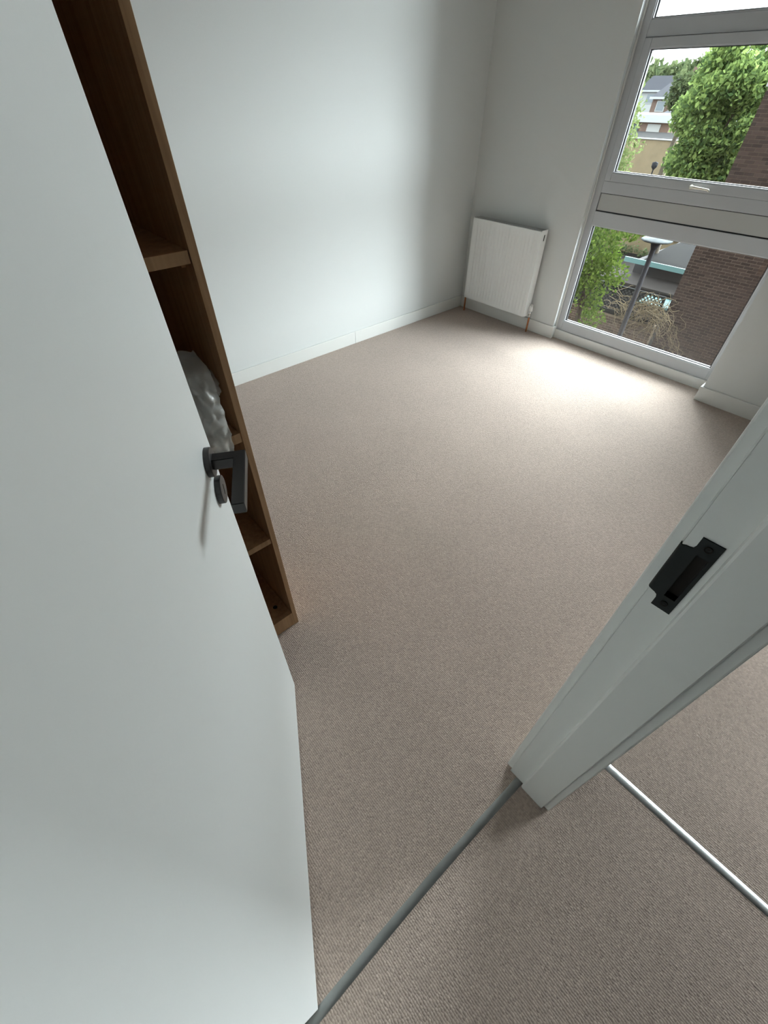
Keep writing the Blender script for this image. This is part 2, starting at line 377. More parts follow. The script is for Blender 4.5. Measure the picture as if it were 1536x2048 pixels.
bm.verts.index_update(); gp = G().add([v.co.copy() for v in bm.verts], [[v.index for v in f.verts] for f in bm.faces]); bm.free()
sp = obj('strike_plate', gp, MT['black'], t, label='black strike plate with a lip and two screws')
lip = G(); n_ = 7
pr = [(xo, 0.0158), (xo+0.0008, 0.0176), (xo+0.003, 0.0190), (xo+0.007, 0.0196), (xo+0.007, 0.0182), (xo+0.003, 0.0172), (xo+0.0016, 0.0158)]
lip.prism(pr, 2, 0.9812, 1.0768); obj('lip', lip, MT['black'], sp)
obj('lock_hole', G().box(X0+0.0105, X0+0.0120, -0.0185, -0.0035, 0.983, 1.073), MT['hole'], sp)
for z in (0.969, 1.089):
    obj('screw', G().lathe([(0, 0.0004), (0.0016, 0.0002), (0.0020, -0.0006), (0.0042, 0.0006), (0.0050, 0.0016), (0.0050, 0.0)], (xo, -0.0102, z), (-1, 0, 0), 18), MT['hole'], sp)

# the open door --------------------------------------------------------
HP = Vector((-0.192, 0.010, 0)); D = Vector((0.4807, 0.8768, 0)).normalized(); NRM = Vector((D.y, -D.x, 0))
def dl(v): return HP+D*v[0]+NRM*v[1]+Vector((0, 0, v[2]))   # (along, out of face, up) -> world
door = thing('door_1', HP, 'open white flush door with dark grey lever handle, left foreground', 'door', kind='structure')
obj('door_leaf', G().box(0, 0.7675, -0.044, 0, 0.006, 1.995, 0.0012, fn=dl), MT['door'], door)
rs, rz = 0.712, 1.043
def disc_prof(r, h): return [(0, h), (r-0.0016, h), (r-0.0004, h-0.0004), (r, h-0.0016), (r, 0)]
hd = obj('handle_rose', G().lathe(disc_prof(0.026, 0.0100), dl((rs, 0, rz)), NRM, 48, False), MT['bronze'], door, label='dark grey round handle rose')
for p in hd.data.polygons: p.use_smooth = False
LH = 0.0105
pr = [(rs-0.0105, 0.009), (rs+0.0105, 0.009), (rs+0.0105, 0.066), (rs-0.128, 0.066), (rs-0.128, 0.046), (rs-0.0105, 0.046)]
lv = G(); bm = bmesh.new()
va = [bm.verts.new((x, y, rz-LH)) for x, y in pr]; f0 = bm.faces.new(va)
r_ = bmesh.ops.extrude_face_region(bm, geom=[f0]); bmesh.ops.translate(bm, vec=(0, 0, 2*LH), verts=[e for e in r_['geom'] if isinstance(e, bmesh.types.BMVert)])
bmesh.ops.recalc_face_normals(bm, faces=bm.faces[:]); bmesh.ops.bevel(bm, geom=bm.edges[:], offset=0.0012, segments=2, affect='EDGES')
bm.verts.index_update(); lv.add([dl(v.co) for v in bm.verts], [[v.index for v in f.verts] for f in bm.faces]); bm.free()
obj('lever_handle', lv, MT['bronze'], door, label='dark grey square-section lever handle')
ez = 0.9775
es = obj('escutcheon', G().lathe(disc_prof(0.0262, 0.0110), dl((rs+0.003, 0, ez)), NRM, 48, False), MT['bronze'], door, label='dark grey round privacy release with a coin slot')
def slot(v):                                   # coin slot, tilted in the face of the disc
    a = math.radians(-22); return dl((rs+0.003+v.x*math.cos(a)-v.z*math.sin(a), v.y, ez+v.x*math.sin(a)+v.z*math.cos(a)))
obj('coin_slot', G().box(-0.0021, 0.0021, 0.0104, 0.0114, -0.0095, 0.0095, fn=slot), MT['hole'], es)
for hz in (0.22, 1.0, 1.78):
    obj('hinge', G().tube([HP-NRM*0.047-D*0.004+Vector((0, 0, hz-0.05)), HP-NRM*0.047-D*0.004+Vector((0, 0, hz+0.05))], 0.006, 12), MT['bronze'], door)

# metal carpet strips ----------------------------------------------------
def strip_profile(w, h): return [(-w/2, 0.0), (-w/2+0.002, h*0.35), (-w/4, h*0.85), (0, h), (w/4, h*0.85), (w/2-0.002, h*0.35), (w/2, 0.0)]
def strip(name, a, b, w, h, label, wav=0.0, m_='strip'):
    a = Vector(a); b = Vector(b); t_ = (b-a).normalized(); s_ = Vector((-t_.y, t_.x, 0)); pf = strip_profile(w, h); vs = []; n = 24
    for i in range(n+1):
        f = i/n; c = a.lerp(b, f)+s_*wav*math.sin(f*math.pi)
        vs += [c+s_*u+Vector((0, 0, z+0.0002)) for u, z in pf]
    m = len(pf); fs = [[i*m+k, i*m+k+1, (i+1)*m+k+1, (i+1)*m+k] for i in range(n) for k in range(m-1)]
    g = G().add(vs, fs, True); g.add(vs[:m], [list(range(m))]); g.add(vs[-m:], [list(range(m))[::-1]])
    return obj(name, g, MT[m_], None, label, 'carpet strip', 'metal carpet strips')
strip('threshold_strip', (-0.246, 0.003, 0), (0.5335, -0.0185, 0), 0.023, 0.0045, 'dull grey metal strip across the open doorway from door hinge to door frame', 0.006, 'dull_strip')
strip('threshold_strip', (0.7725, -0.165, 0), (0.7755, -0.95, 0), 0.026, 0.0045, 'bright shiny metal strip on the carpet right of the door frame')

# ------------------------------------------------------------------ window
YL, YR = 1.768, 0.550
w1 = thing('window_1', (FX, 1.16, 0.07), 'tall silver grey window with opening sash, infill panel and fixed panes', 'window', kind='structure')
fd = FX+0.060
def fr(name, y0, y1, z0, z1, x0=FX, x1=None, m='frame', bev=0.002, par=None, label=None):
    return obj(name, G().box(x0, x1 or fd, min(y0, y1), max(y0, y1), z0, z1, bev), MT[m], par or w1, label)
fr('frame_stile', YL, 1.722, 0.071, 2.299); fr('frame_stile', 0.592, YR, 0.071, 2.299)
for z0, z1 in ((0.071, 0.140), (0.808, 0.889), (0.992, 1.056), (1.696, 1.762), (2.25, 2.299)):
    fr('frame_rail', 1.722, 0.592, z0, z1)
# stepped cover trims beside the reveal
fr('cover_trim', 1.7725, 1.7625, 0.071, 2.299, FX-0.014, FX, m='trim', bev=0.004)
def glazing(par, y0, y1, z0, z1, xg, bx):
    """bead, gasket and pane inside an opening; y0 > y1"""
    bd = G(); w = 0.006
    bd.box(bx, bx+0.012, y0-w, y0, z0, z1); bd.box(bx, bx+0.012, y1, y1+w, z0, z1)
    bd.box(bx, bx+0.016, y1+w, y0-w, z0, z0+w); bd.box(bx, bx+0.012, y1+w, y0-w, z1-w, z1)
    obj('glazing_bead', bd, MT['bead'], par)
    gk = G(); q = 0.013
    gk.box(bx+0.0125, xg+0.004, y0-q, y0, z0, z1); gk.box(bx+0.0125, xg+0.004, y1, y1+q, z0, z1)
    gk.box(bx+0.0165, xg+0.004, y1+q, y0-q, z0, z0+q*0.8); gk.box(bx+0.0125, xg+0.004, y1+q, y0-q, z1-q*0.7, z1)
    obj('gasket', gk, MT['gasket'], par, label='black rubber glazing gasket')
    obj('glass_pane', G().box(xg, xg+0.004, y1+q, y0-q, z0+q*0.8, z1-q*0.7), MT['glass'], par)
glazing(w1, 1.722, 0.592, 0.140, 0.808, FX+0.036, FX+0.006)
glazing(w1, 1.722, 0.592, 1.762, 2.25, FX+0.036, FX+0.006)
obj('panel_gasket', G().box(FX+0.012, FX+0.03, 0.592, 1.722, 0.889, 0.992), MT['gasket'], w1)
obj('infill_panel', G().box(FX+0.003, FX+0.0115, 0.597, 1.7165, 0.8965, 0.9885, 0.001), MT['panel'], w1, label='flat grey infill panel between the panes')
sash = obj('sash', G().box(FX-0.006, FX+0.04, 1.680, 1.7195, 1.0575, 1.6945, 0.002).box(FX-0.006, FX+0.04, 0.594, 0.640, 1.0575, 1.6945, 0.002)
           .box(FX-0.006, FX+0.04, 0.640, 1.680, 1.0575, 1.1005, 0.002).box(FX-0.006, FX+0.04, 0.640, 1.680, 1.656, 1.6945, 0.002), MT['frame'], w1, label='opening sash frame')
glazing(sash, 1.680, 0.640, 1.1005, 1.656, FX+0.026, FX-0.002)
obj('seal_gap', G().box(FX+0.02, FX+0.03, 0.592, 1.722, 1.056, 1.0574).box(FX+0.02, FX+0.03, 0.592, 1.722, 1.6946, 1.696).box(FX+0.012, FX+0.03, 1.7196, 1.722, 1.056, 1.696), MT['gasket'], w1)
hx_, hy_, hz_ = FX-0.006, 1.172, 1.079
ha = G().lathe([(0.0, 0.012), (0.007, 0.012), (0.009, 0.010), (0.012, 0.004), (0.013, 0)], (hx_, hy_, hz_), (-1, 0, 0), 20)
ha.tube([(hx_-0.010, hy_, hz_), (hx_-0.022, hy_-0.004, hz_+0.001), (hx_-0.026, hy_-0.018, hz_+0.002), (hx_-0.025, hy_-0.05, hz_), (hx_-0.024, hy_-0.085, hz_-0.001), (hx_-0.020, hy_-0.102, hz_-0.003), (hx_-0.014, hy_-0.108, hz_-0.010)],
        [0.008, 0.0085, 0.0075, 0.006, 0.0055, 0.006, 0.005], 10)
obj('window_handle', ha, MT['brass'], w1, label='pale gold lever window handle')
# the next room's window
w2 = thing('window_2', (FX, -1.1, 0.35), 'window of the next room', 'window', kind='structure')
for a, b_ in ((-0.68, -0.62), (-1.50, -1.44)): fr('frame_stile', b_, a, 0.351, 2.149, par=w2)
for z0, z1 in ((0.351, 0.41), (2.09, 2.149)): fr('frame_rail', -0.68, -1.44, z0, z1, par=w2)
obj('glass_pane', G().box(FX+0.03, FX+0.034, -1.44, -0.68, 0.41, 2.09), MT['glass'], w2)

# ------------------------------------------------------------------ bookcase
BX0, BX1, BY, BD = -0.62, 0.3265, 0.888, 0.33
bc = thing('bookcase', ((BX0+BX1)/2, BY+BD/2, 0), 'tall brown wooden bookcase with open shelves behind the door', 'bookcase')
TH = 0.0165
obj('side_panel', G().box(BX1-TH, BX1, BY, BY+BD, 0.0, 2.20, 0.0008), MT['wood'], bc)
obj('side_panel', G().box(BX0, BX0+TH, BY, BY+BD, 0.0, 2.20, 0.0008), MT['wood'], bc)
xa, xb = BX0+TH, BX1-TH
obj('back_panel', G().box(xa, xb, BY+BD-0.008, BY+BD, 0.0, 2.20), MT['wood'], bc)
for z0, z1 in ((1.270, 1.292), (0.872, 0.898), (0.484, 0.506), (1.70, 1.722)):
    sh = obj('shelf', G().box(xa+0.001, xb-0.001, BY+0.004, BY+BD-0.009, z0, z1, 0.0008), MT['wood'], bc)
    for sx in (xb-0.002, xa+0.002):
        obj('shelf_support', G().box(min(sx, sx+(-0.008 if sx > 0 else 0.008)), max(sx, sx+(-0.008 if sx > 0 else 0.008)), BY+0.035, BY+0.05, z0-0.012, z0), MT['wood'], sh)
obj('top_panel', G().box(xa, xb, BY, BY+BD-0.008, 2.18, 2.20), MT['wood'], bc)
bs = obj('base_shelf', G().box(xa, xb, BY+0.018, BY+BD-0.008, 0.060, 0.080), MT['wood'], bc)
obj('cam_cover', G().lathe([(0, 0.0012), (0.007, 0.0012), (0.0085, 0.0)], (xb-0.035, BY+0.065, 0.080), (0, 0, 1), 20), MT['hole'], bs, label='dark round fixing hole')
obj('plinth', G().box(xa, xb, BY+0.0005, BY+0.018, 0.002, 0.080, 0.0008), MT['wood'], bc)

# crumpled plastic bag on the second shelf, its mouth hanging over the front edge
def fold(p, k=1.0):
    q = Vector(p)
    return (noise.noise(q*15)*0.020-abs(noise.noise(q*24+Vector((9, 2, 4))))*0.030-abs(noise.noise(q*52+Vector((3, 1, 7))))*0.012+0.012)*k
bag = thing('plastic_bag', (0.19, 0.99, 0.898), 'crumpled clear plastic bag spilling over the edge of a bookcase shelf', 'bag')
bm = bmesh.new(); bmesh.ops.create_icosphere(bm, subdivisions=5, radius=1)
for v in bm.verts:
    n = v.co.copy(); p = Vector((0.172+n.x*0.092, 1.015+n.y*0.095, 1.005+n.z*0.105))
    p += n*fold(p, 1.3); p.z = max(p.z, 0.9005+0.002*noise.noise(p*30)); p.x = min(p.x, xb-0.004); p.y = min(p.y, BY+BD-0.012); v.co = p
bm.verts.index_update(); g = G().add([v.co.copy() for v in bm.verts], [[v.index for v in f.verts] for f in bm.faces], True); bm.free()
obj('body', g, MT['bag'], bag)
def sheet(path, w0, w1, nu, nv, seed, amp):
    """creased strip of film following a path (list of points), widths along x"""
    vs = []; pts = [Vector(p) for p in path]
    for i in range(nv+1):
        f = i/nv*(len(pts)-1); k = min(int(f), len(pts)-2); c = pts[k].lerp(pts[k+1], f-k); w = w0+(w1-w0)*i/nv
        for j in range(nu+1):
            u = j/nu-0.5; p = c+Vector((u*w, 0, 0)); q = Vector((p.x*30+seed, i*0.16, seed*2))
            p += Vector((0.3*amp*noise.noise(q*0.7), amp*(noise.noise(q)-1.5*abs(noise.noise(q*1.9))-0.7*abs(noise.noise(q*4.1))), 0.4*amp*noise.noise(q*1.4+Vector((5, 5, 5)))*(1+2*(i == nv))))
            vs.append(p)
    m = nu+1; return G().add(vs, [[i*m+j, i*m+j+1, (i+1)*m+j+1, (i+1)*m+j] for i in range(nv) for j in range(nu)], True)
obj('flap', sheet([(0.225, 0.955, 1.10), (0.235, 0.905, 1.07), (0.238, 0.878, 1.02), (0.238, 0.868, 0.95), (0.232, 0.866, 0.90), (0.228, 0.868, 0.865)], 0.11, 0.055, 16, 44, 2.0, 0.014), MT['bag'], bag)
obj('flap', sheet([(0.262, 0.95, 1.06), (0.268, 0.905, 1.025), (0.262, 0.890, 0.985), (0.258, 0.874, 0.93), (0.250, 0.868, 0.885), (0.246, 0.870, 0.855)], 0.035, 0.05, 12, 40, 6.0, 0.010), MT['bag'], bag)
obj('neck', sheet([(0.285, 1.02, 1.00), (0.286, 0.96, 1.045), (0.280, 0.915, 1.035), (0.276, 0.905, 1.01), (0.270, 0.93, 0.985)], 0.04, 0.03, 10, 30, 11.0, 0.012), MT['bag'], bag)

# ------------------------------------------------------------------ radiator
rd = thing('radiator', (3.345, 2.33, 0.125), 'white ribbed panel radiator hung on the window wall', 'radiator')
RY0, RY1, RZ0, RZ1, RX = 2.015, 2.662, 0.130, 0.735, 3.315
nr = 19; ys = []; prof = []
bmw = 0.022; p_ = (RY1-RY0-2*bmw)/nr
prof.append((RY0, 0)); prof.append((RY0+bmw*0.6, 0))
for k in range(nr):
    y = RY0+bmw+k*p_
    for f, d in ((0.10, 0.0), (0.30, 0.0075), (0.5, 0.009), (0.70, 0.0075), (0.90, 0.0)): prof.append((y+f*p_, d))
prof.append((RY1, 0))
zl = [(RZ0, 0), (RZ0+0.035, 0), (RZ0+0.06, 1), (RZ1-0.06, 1), (RZ1-0.035, 0), (RZ1, 0)]
vs = [(RX+d*s_, y, z) for z, s_ in zl for y, d in prof]; m_ = len(prof)
g = G().add(vs, [[i*m_+j, i*m_+j+1, (i+1)*m_+j+1, (i+1)*m_+j] for i in range(len(zl)-1) for j in range(m_-1)], True)
g.box(RX+0.0095, RX+0.011, RY0, RY1, RZ0, RZ1)
g.box(RX, RX+0.011, RY0-0.003, RY0, RZ0, RZ1); g.box(RX, RX+0.011, RY1, RY1+0.003, RZ0, RZ1)
g.box(RX+0.0002, RX+0.011, RY0, RY1, RZ1, RZ1+0.004); g.box(RX+0.0002, RX+0.011, RY0, RY1, RZ0-0.004, RZ0)
obj('front_panel', g, MT['radiator'], rd)
g = G()
for k in range(30):
    y = RY0+0.02+k*0.021; g.box(RX+0.012, 3.385, y, y+0.0012, RZ0+0.04, RZ1-0.03)
obj('convector_fins', g, MT['grille'], rd, kind='stuff')
tg = G(); zt = RZ1+0.002
tg.box(RX+0.012, RX+0.018, RY0, RY1, zt, zt+0.006); tg.box(3.384, 3.390, RY0, RY1, zt, zt+0.006)
for k in range(33): y = RY0+0.004+k*0.02; tg.box(RX+0.018, 3.384, y, y+0.008, zt, zt+0.003)
for k in range(2): x = RX+0.034+k*0.02; tg.box(x, x+0.005, RY0, RY1, zt+0.003, zt+0.006)
obj('top_grille', tg, MT['grille'], rd)
for y0, y1 in ((RY0-0.006, RY0-0.003), (RY1+0.003, RY1+0.006)):
    bmh = bmesh.new(); out = [(RX+0.001, RZ0-0.004), (3.392, RZ0-0.004), (3.392, RZ1+0.010), (RX+0.001, RZ1+0.010)]
    sc = RX+0.045; hol = []
    for a_ in range(14):                         # keyhole-shaped slot near the top of the cover
        th = 2*math.pi*a_/14; hol.append((sc+0.0085*math.cos(th), RZ1-0.055+(0.026 if math.sin(th) > 0 else 0)+0.0095*math.sin(th)))
    A = [bmh.verts.new((x, y0, z)) for x, z in out]; Bv = [bmh.verts.new((x, y0, z)) for x, z in hol]
    ed = [bmh.edges.new((A[i], A[(i+1) % 4])) for i in range(4)]+[bmh.edges.new((Bv[i], Bv[(i+1) % 14])) for i in range(14)]
    bmesh.ops.triangle_fill(bmh, use_beauty=True, edges=ed)
    r_ = bmesh.ops.extrude_face_region(bmh, geom=bmh.faces[:]); bmesh.ops.translate(bmh, vec=(0, y1-y0, 0), verts=[e for e in r_['geom'] if isinstance(e, bmesh.types.BMVert)])
    bmh.verts.index_update(); g = G().add([v.co.copy() for v in bmh.verts], [[v.index for v in f.verts] for f in bmh.faces]); bmh.free()
    obj('side_cover', g, MT['radiator'], rd)
    obj('slot_backing', G().box(RX+0.025, RX+0.065, *((y1, y1+0.0015) if y0 < 2.3 else (y0-0.0015, y0)), RZ1-0.08, RZ1-0.01), MT['hole'], rd)
for y in (2.15, 2.53): obj('wall_bracket', G().box(3.387, WX-0.0005, y, y+0.025, 0.2, 0.66), MT['radiator'], rd)
vx, vy = 3.368, 1.985
vb = obj('valve_body', G().lathe([(0.0, 0.0), (0.008, 0.0), (0.0095, 0.008), (0.0095, 0.03), (0.012, 0.034), (0.012, 0.046), (0.009, 0.05), (0.0, 0.05)], (vx, vy, 0.118), (0, 0, 1), 20)
    .tube([(vx, vy, 0.148), (vx, RY0-0.004, 0.148)], 0.010, 14), MT['chrome'], rd, label='chrome radiator valve body')
obj('valve_cap', G().lathe([(0.0, 0.0), (0.011, 0.0), (0.0135, 0.004), (0.0145, 0.028), (0.0125, 0.034), (0.012, 0.048), (0, 0.048)], (vx, vy, 0.168), (0, 0, 1), 20), MT['valve'], rd, label='white plastic valve cap')
obj('valve_tip', G().lathe([(0.0, 0.012), (0.009, 0.012), (0.0105, 0.009), (0.0105, 0.0), (0.0, 0.0)], (vx, vy, 0.2165), (0, 0, 1), 20), MT['chrome'], rd)
obj('pipe', G().tube([(vx, vy, 0.0), (vx, vy, 0.06), (vx, vy, 0.119)], 0.0075, 14), MT['copper'], rd, label='copper pipe into the carpet at the valve end')
obj('pipe', G().tube([(3.345, RY1+0.010, 0.0), (3.345, RY1+0.010, 0.145), (3.345, RY1-0.01, 0.155)], 0.0075, 14), MT['copper'], rd, label='copper pipe into the carpet by the corner')

# ------------------------------------------------------------------ outside
GZ = -5.30
S('ground', G().box(3.6, 260, -80, 160, GZ-0.2, GZ), MT['ground'], 'grey paved yard below the window', 'ground')
def bricks(parent, x, y0, y1, z0, z1, m, key, limit=300, depth=0.10):
    """stretcher-bond brick face looking to -x: the nearest bricks are parts, the rest one stuff part"""
    cand = []; row = 0; z = z0
    while z+0.065 <= z1+1e-6:
        y = y1-(0.1125 if row % 2 else 0.0)
        if row % 2: cand.append((y1-0.0513, 0.1025, z))
        while y-0.05 > y0:
            L_ = min(0.215, y-y0); cand.append((y-L_/2, L_, z)); y -= 0.225
        z += 0.075; row += 1
    cand.sort(key=key)
    me = {}
    def mesh(L_):
        k = round(L_, 3)
        if k not in me:
            g = G().box(-0.007, depth-0.01, -L_/2, L_/2, 0, 0.065, 0.004, 1); mm = bpy.data.meshes.new('brick'); mm.from_pydata(g.v, [], g.f); mm.materials.append(m); me[k] = mm
        return me[k]
    for yc, L_, z in cand[:limit]: piece('brick', mesh(L_), parent, (x+random.uniform(-0.002, 0.002), yc, z))
    if len(cand) > limit:
        g = G()
        for yc, L_, z in cand[limit:]: g.box(x-0.007, x+depth-0.01, yc-L_/2, yc+L_/2, z, z+0.065)
        obj('brickwork', g, m, parent, kind='stuff')
# unseen outer face of this building, added several floors tall to shade the yard
g = G(); g.box(3.565, 3.85, -22, -1.70, GZ, 8.0); g.box(3.565, 3.85, 2.05, 22, GZ, 8.0); g.box(3.565, 3.59, -0.54, -0.104, GZ, 8.0); g.box(3.53, 3.56, -0.104, 0.548, GZ, 8.0)
g.box(3.565, 3.58, 1.775, 2.05, GZ, 8.0); g.box(3.565, 3.60, 0.548, 1.775, GZ, 0.06); g.box(3.565, 3.85, 0.548, 2.05, 2.31, 8.0); g.box(3.565, 3.85, -1.70, -0.54, GZ, 0.34); g.box(3.565, 3.85, -1.70, -0.54, 2.16, 8.0)
S('wall_outer', g, MT['brick2'], 'unseen outer brick face of this building, added to shade the yard', 'wall')
# big dark brick wing of the building
BXW = 15.5
bw = thing('brick_building', (BXW+2.5, 1.0, GZ), 'dark brown brick building wing filling the right of the window view', 'building')
obj('mortar_wall', G().box(BXW, BXW+5, -2.5, 4.51, GZ, 1.495), MT['mortar'], bw)
bricks(bw, BXW, 0.2, 4.525, GZ+0.07, 1.50, MT['brick'], lambda c: (0 if (c[0] > 2.75 and -4.6 < c[2] < -1.6) else 1, -c[0]), 300)
obj('fascia', G().box(BXW-0.04, BXW+5.04, -2.5, 4.56, 1.50, 2.02, 0.01), MT['coping'], bw, label='white fascia board')
obj('roof', G().box(BXW-0.1, BXW+5.1, -2.5, 4.59, 2.021, 2.08), MT['felt'], bw)
# low garden wall with trellis
LX = 15.2
lw = thing('garden_wall', (LX+0.1, 7.4, GZ), 'low brown brick garden wall left of the dark building', 'wall')
obj('mortar_core', G().box(LX, LX+0.2, 4.59, 11.0, GZ, -3.80), MT['mortar2'], lw)
bricks(lw, LX, 4.59, 11.0, GZ+0.015, -3.80, MT['brick2'], lambda c: (0 if c[2] > -4.7 and c[0] < 8 else 1, -c[2], c[0]), 200)
tr = thing('trellis', (LX+0.1, 7.4, -3.80), 'dark green lattice trellis panel on top of the low brick wall', 'trellis')
obj('rail', G().box(LX-0.03, LX+0.03, 4.60, 11.0, -3.795, -3.66, 0.01), MT['trellis'], tr)
obj('rail', G().box(LX-0.03, LX+0.03, 4.60, 11.0, -2.99, -2.93, 0.006), MT['trellis'], tr)
for y in (4.64, 6.6, 8.7, 10.9): obj('post', G().box(LX-0.035, LX+0.035, y-0.035, y+0.035, -3.659, -2.991), MT['trellis'], tr)
g = G()
def diag(y0, z0, y1, z1, x):
    v = Vector((0, y1-y0, z1-z0)); nn = Vector((0, -v.z, v.y)).normalized()*0.014
    P = [Vector((x, y0, z0))+nn, Vector((x, y0, z0))-nn, Vector((x, y1, z1))-nn, Vector((x, y1, z1))+nn]
    g.add(P+[p+Vector((0.008, 0, 0)) for p in P], [[0, 1, 2, 3], [7, 6, 5, 4], [0, 4, 5, 1], [1, 5, 6, 2], [2, 6, 7, 3], [3, 7, 4, 0]])
zb, zt_ = -3.66, -2.99; h_ = zt_-zb; k = 4.60-h_
while k < 11.0:
    for x, sg in ((LX-0.010, 1), (LX+0.001, -1)):
        a, b_ = (k, k+h_)
        z_a, z_b = (zb, zt_) if sg > 0 else (zt_, zb)
        if a < 4.6: z_a += (4.6-a)*sg; a = 4.6
        if b_ > 11.0: z_b -= (b_-11.0)*sg; b_ = 11.0
        diag(a, z_a, b_, z_b, x)
    k += 0.12
obj('lattice', g, MT['trellis'], tr, kind='stuff')
# dead vine tangled over the trellis
vn = thing('dead_vine', (LX-0.1, 5.2, -4.45), 'tangled dry brown climbing vine hanging over the trellis and wall', 'vine')
g = G()
for i in range(150):
    yb = 4.45+abs(random.gauss(0, 0.55)) if i < 115 else random.uniform(4.4, 6.2)
    p = Vector((LX-0.06-random.random()*0.22, yb, -3.65+random.uniform(0.0, 0.6))); d = Vector((random.uniform(-0.3, 0.3), random.uniform(-1, 1), random.uniform(-0.6, 0.4))).normalized(); pts = [p.copy()]
    dr = random.uniform(-0.1, 0.4)
    for s_ in range(8):
        d = (d+Vector((random.gauss(0, 0.25), random.gauss(0, 0.4), random.gauss(0, 0.35)-dr*0.6))).normalized(); p = p+d*random.uniform(0.06, 0.13)
        p.x = min(max(p.x, LX-0.42), LX-0.05); p.y = max(p.y, 4.1); p.z = min(p.z, -2.88+0.1*random.random()); pts.append(p.copy())
    g.tube(pts, [0.010, 0.010, 0.009, 0.009, 0.008, 0.008, 0.007, 0.005, 0.004], 3, False)
for i in range(16):                           # strands creeping down the dark wall
    p = Vector((LX-0.1, 4.42-random.random()*0.5, -3.6+random.uniform(-0.4, 0.5))); pts = [p.copy()]
    for s_ in range(9):
        p = p+Vector((random.gauss(0, 0.02), random.gauss(-0.03, 0.07), -random.uniform(0.03, 0.14))); p.x = min(max(p.x, LX-0.2), LX-0.03); pts.append(p.copy())
    g.tube(pts, 0.006, 3, False)
obj('stems', g, MT['stem'], vn, kind='stuff')

def leaves(centres, rad, n, size, seed, flat=1.0, elong=1.6):
    r = np.random.default_rng(seed); C_ = np.array(centres, float); k = r.integers(0, len(C_), n)
    off = r.normal(size=(n, 3)); off /= np.linalg.norm(off, axis=1)[:, None]; off *= (r.random((n, 1))**0.4)*np.array(rad)[k][:, None] if hasattr(rad, '__len__') else (r.random((n, 1))**0.4)*rad
    off[:, 2] *= flat; p = C_[k]+off
    a = r.normal(size=(n, 3)); a[:, 2] -= 0.3; a /= np.linalg.norm(a, axis=1)[:, None]
    b = np.cross(a, r.normal(size=(n, 3))); b /= np.linalg.norm(b, axis=1)[:, None]
    s_ = size*(0.6+0.8*r.random((n, 1))); a = a*s_*elong*0.5; b = b*s_*0.5; c = np.cross(a, b); c = c/np.linalg.norm(c, axis=1)[:, None]*s_*0.12
    v = np.stack([p-a, p+b+c, p+a, p-b+c], 1).reshape(-1, 3)
    g = G(); g.v = v.tolist(); f = np.arange(4*n).reshape(n, 4); g.f = f.tolist(); g.sm = [False]*n; return g
def crown(c, r, n, seed):
    q = np.random.default_rng(seed); u = q.normal(size=(n, 3)); u /= np.linalg.norm(u, axis=1)[:, None]
    return (np.array(c)+u*np.array(r)*(0.35+0.65*q.random((n, 1))**0.5)).tolist()
def tree(name, base, top, cc, r, ncl, cl, nl, ls, m, seed, label, cat='tree', tr_=0.12, group=None, branches=7, extra=None, elong=1.6):
    t_ = thing(name, base, label, cat, group); b = Vector(base); tp = Vector(top)
    mid = b.lerp(tp, 0.5)+Vector((0.1*tr_, 0.6*tr_, 0)); g = G().tube([b, mid, tp], [tr_, tr_*0.8, tr_*0.45], 9)
    cs = crown(cc, r, ncl, seed)+(extra or [])
    rr = random.Random(seed)
    for i in range(branches):
        e = Vector(cs[(i*5) % len(cs)]); s0 = b.lerp(tp, rr.uniform(0.55, 1.0)); g.tube([s0, s0.lerp(e, 0.5)+Vector((0, 0, 0.15)), e], [tr_*0.35, tr_*0.22, tr_*0.08], 6)
    obj('trunk', g, MT['bark'], t_)
    obj('foliage', leaves(cs, cl, nl, ls, seed, elong=elong), MT[m], t_, kind='stuff')
    return t_
# slim young tree just outside, left of the lower pane
tree('young_tree', (13.0, 5.86, GZ), (13.1, 6.18, -1.9), (13.1, 6.30, -2.0), (0.6, 0.80, 1.1), 44, 0.30, 6200, 0.060, 'leaf_bright', 3,
     'slim young tree with bright green leaves before the low brick wall', tr_=0.10,
     extra=[[13.0, 5.4, -1.05], [13.0, 5.1, -0.98], [13.1, 5.7, -1.1], [13.0, 5.55, -3.25], [13.0, 5.75, -3.0], [13.2, 5.9, -3.4], [13.0, 5.3, -2.1], [13.0, 6.5, -3.1]])
obj('shrub', leaves(crown((14.6, 6.05, -4.55), (0.2, 0.9, 0.45), 16, 5), 0.22, 700, 0.07, 6), MT['leaf_pale'], None, 'pale green shrub growing at the foot of the low brick wall', 'shrub', kind='stuff')
# lamp post
lp = thing('street_lamp', (10.0, 3.61, GZ), 'charcoal lamp post with a pale flat disc head', 'street lamp')
obj('pole', G().lathe([(0.075, 0), (0.075, 0.9), (0.055, 0.95), (0.050, 2.5), (0.046, 4.60), (0.0, 4.60)], (10.0, 3.61, GZ), (0, 0, 1), 18), MT['lamppost'], lp)
obj('collar', G().lathe([(0.046, 0), (0.06, 0.03), (0.085, 0.10), (0.10, 0.135), (0.0, 0.136)], (10.0, 3.61, GZ+4.601), (0, 0, 1), 18), MT['lamppost'], lp)
obj('disc_head', G().lathe([(0.0, 0.0), (0.25, 0.0), (0.272, 0.012), (0.275, 0.022), (0.255, 0.036), (0.10, 0.05), (0.05, 0.062), (0, 0.064)], (10.0, 3.61, GZ+4.738), (0, 0, 1), 40), MT['lamphead'], lp)
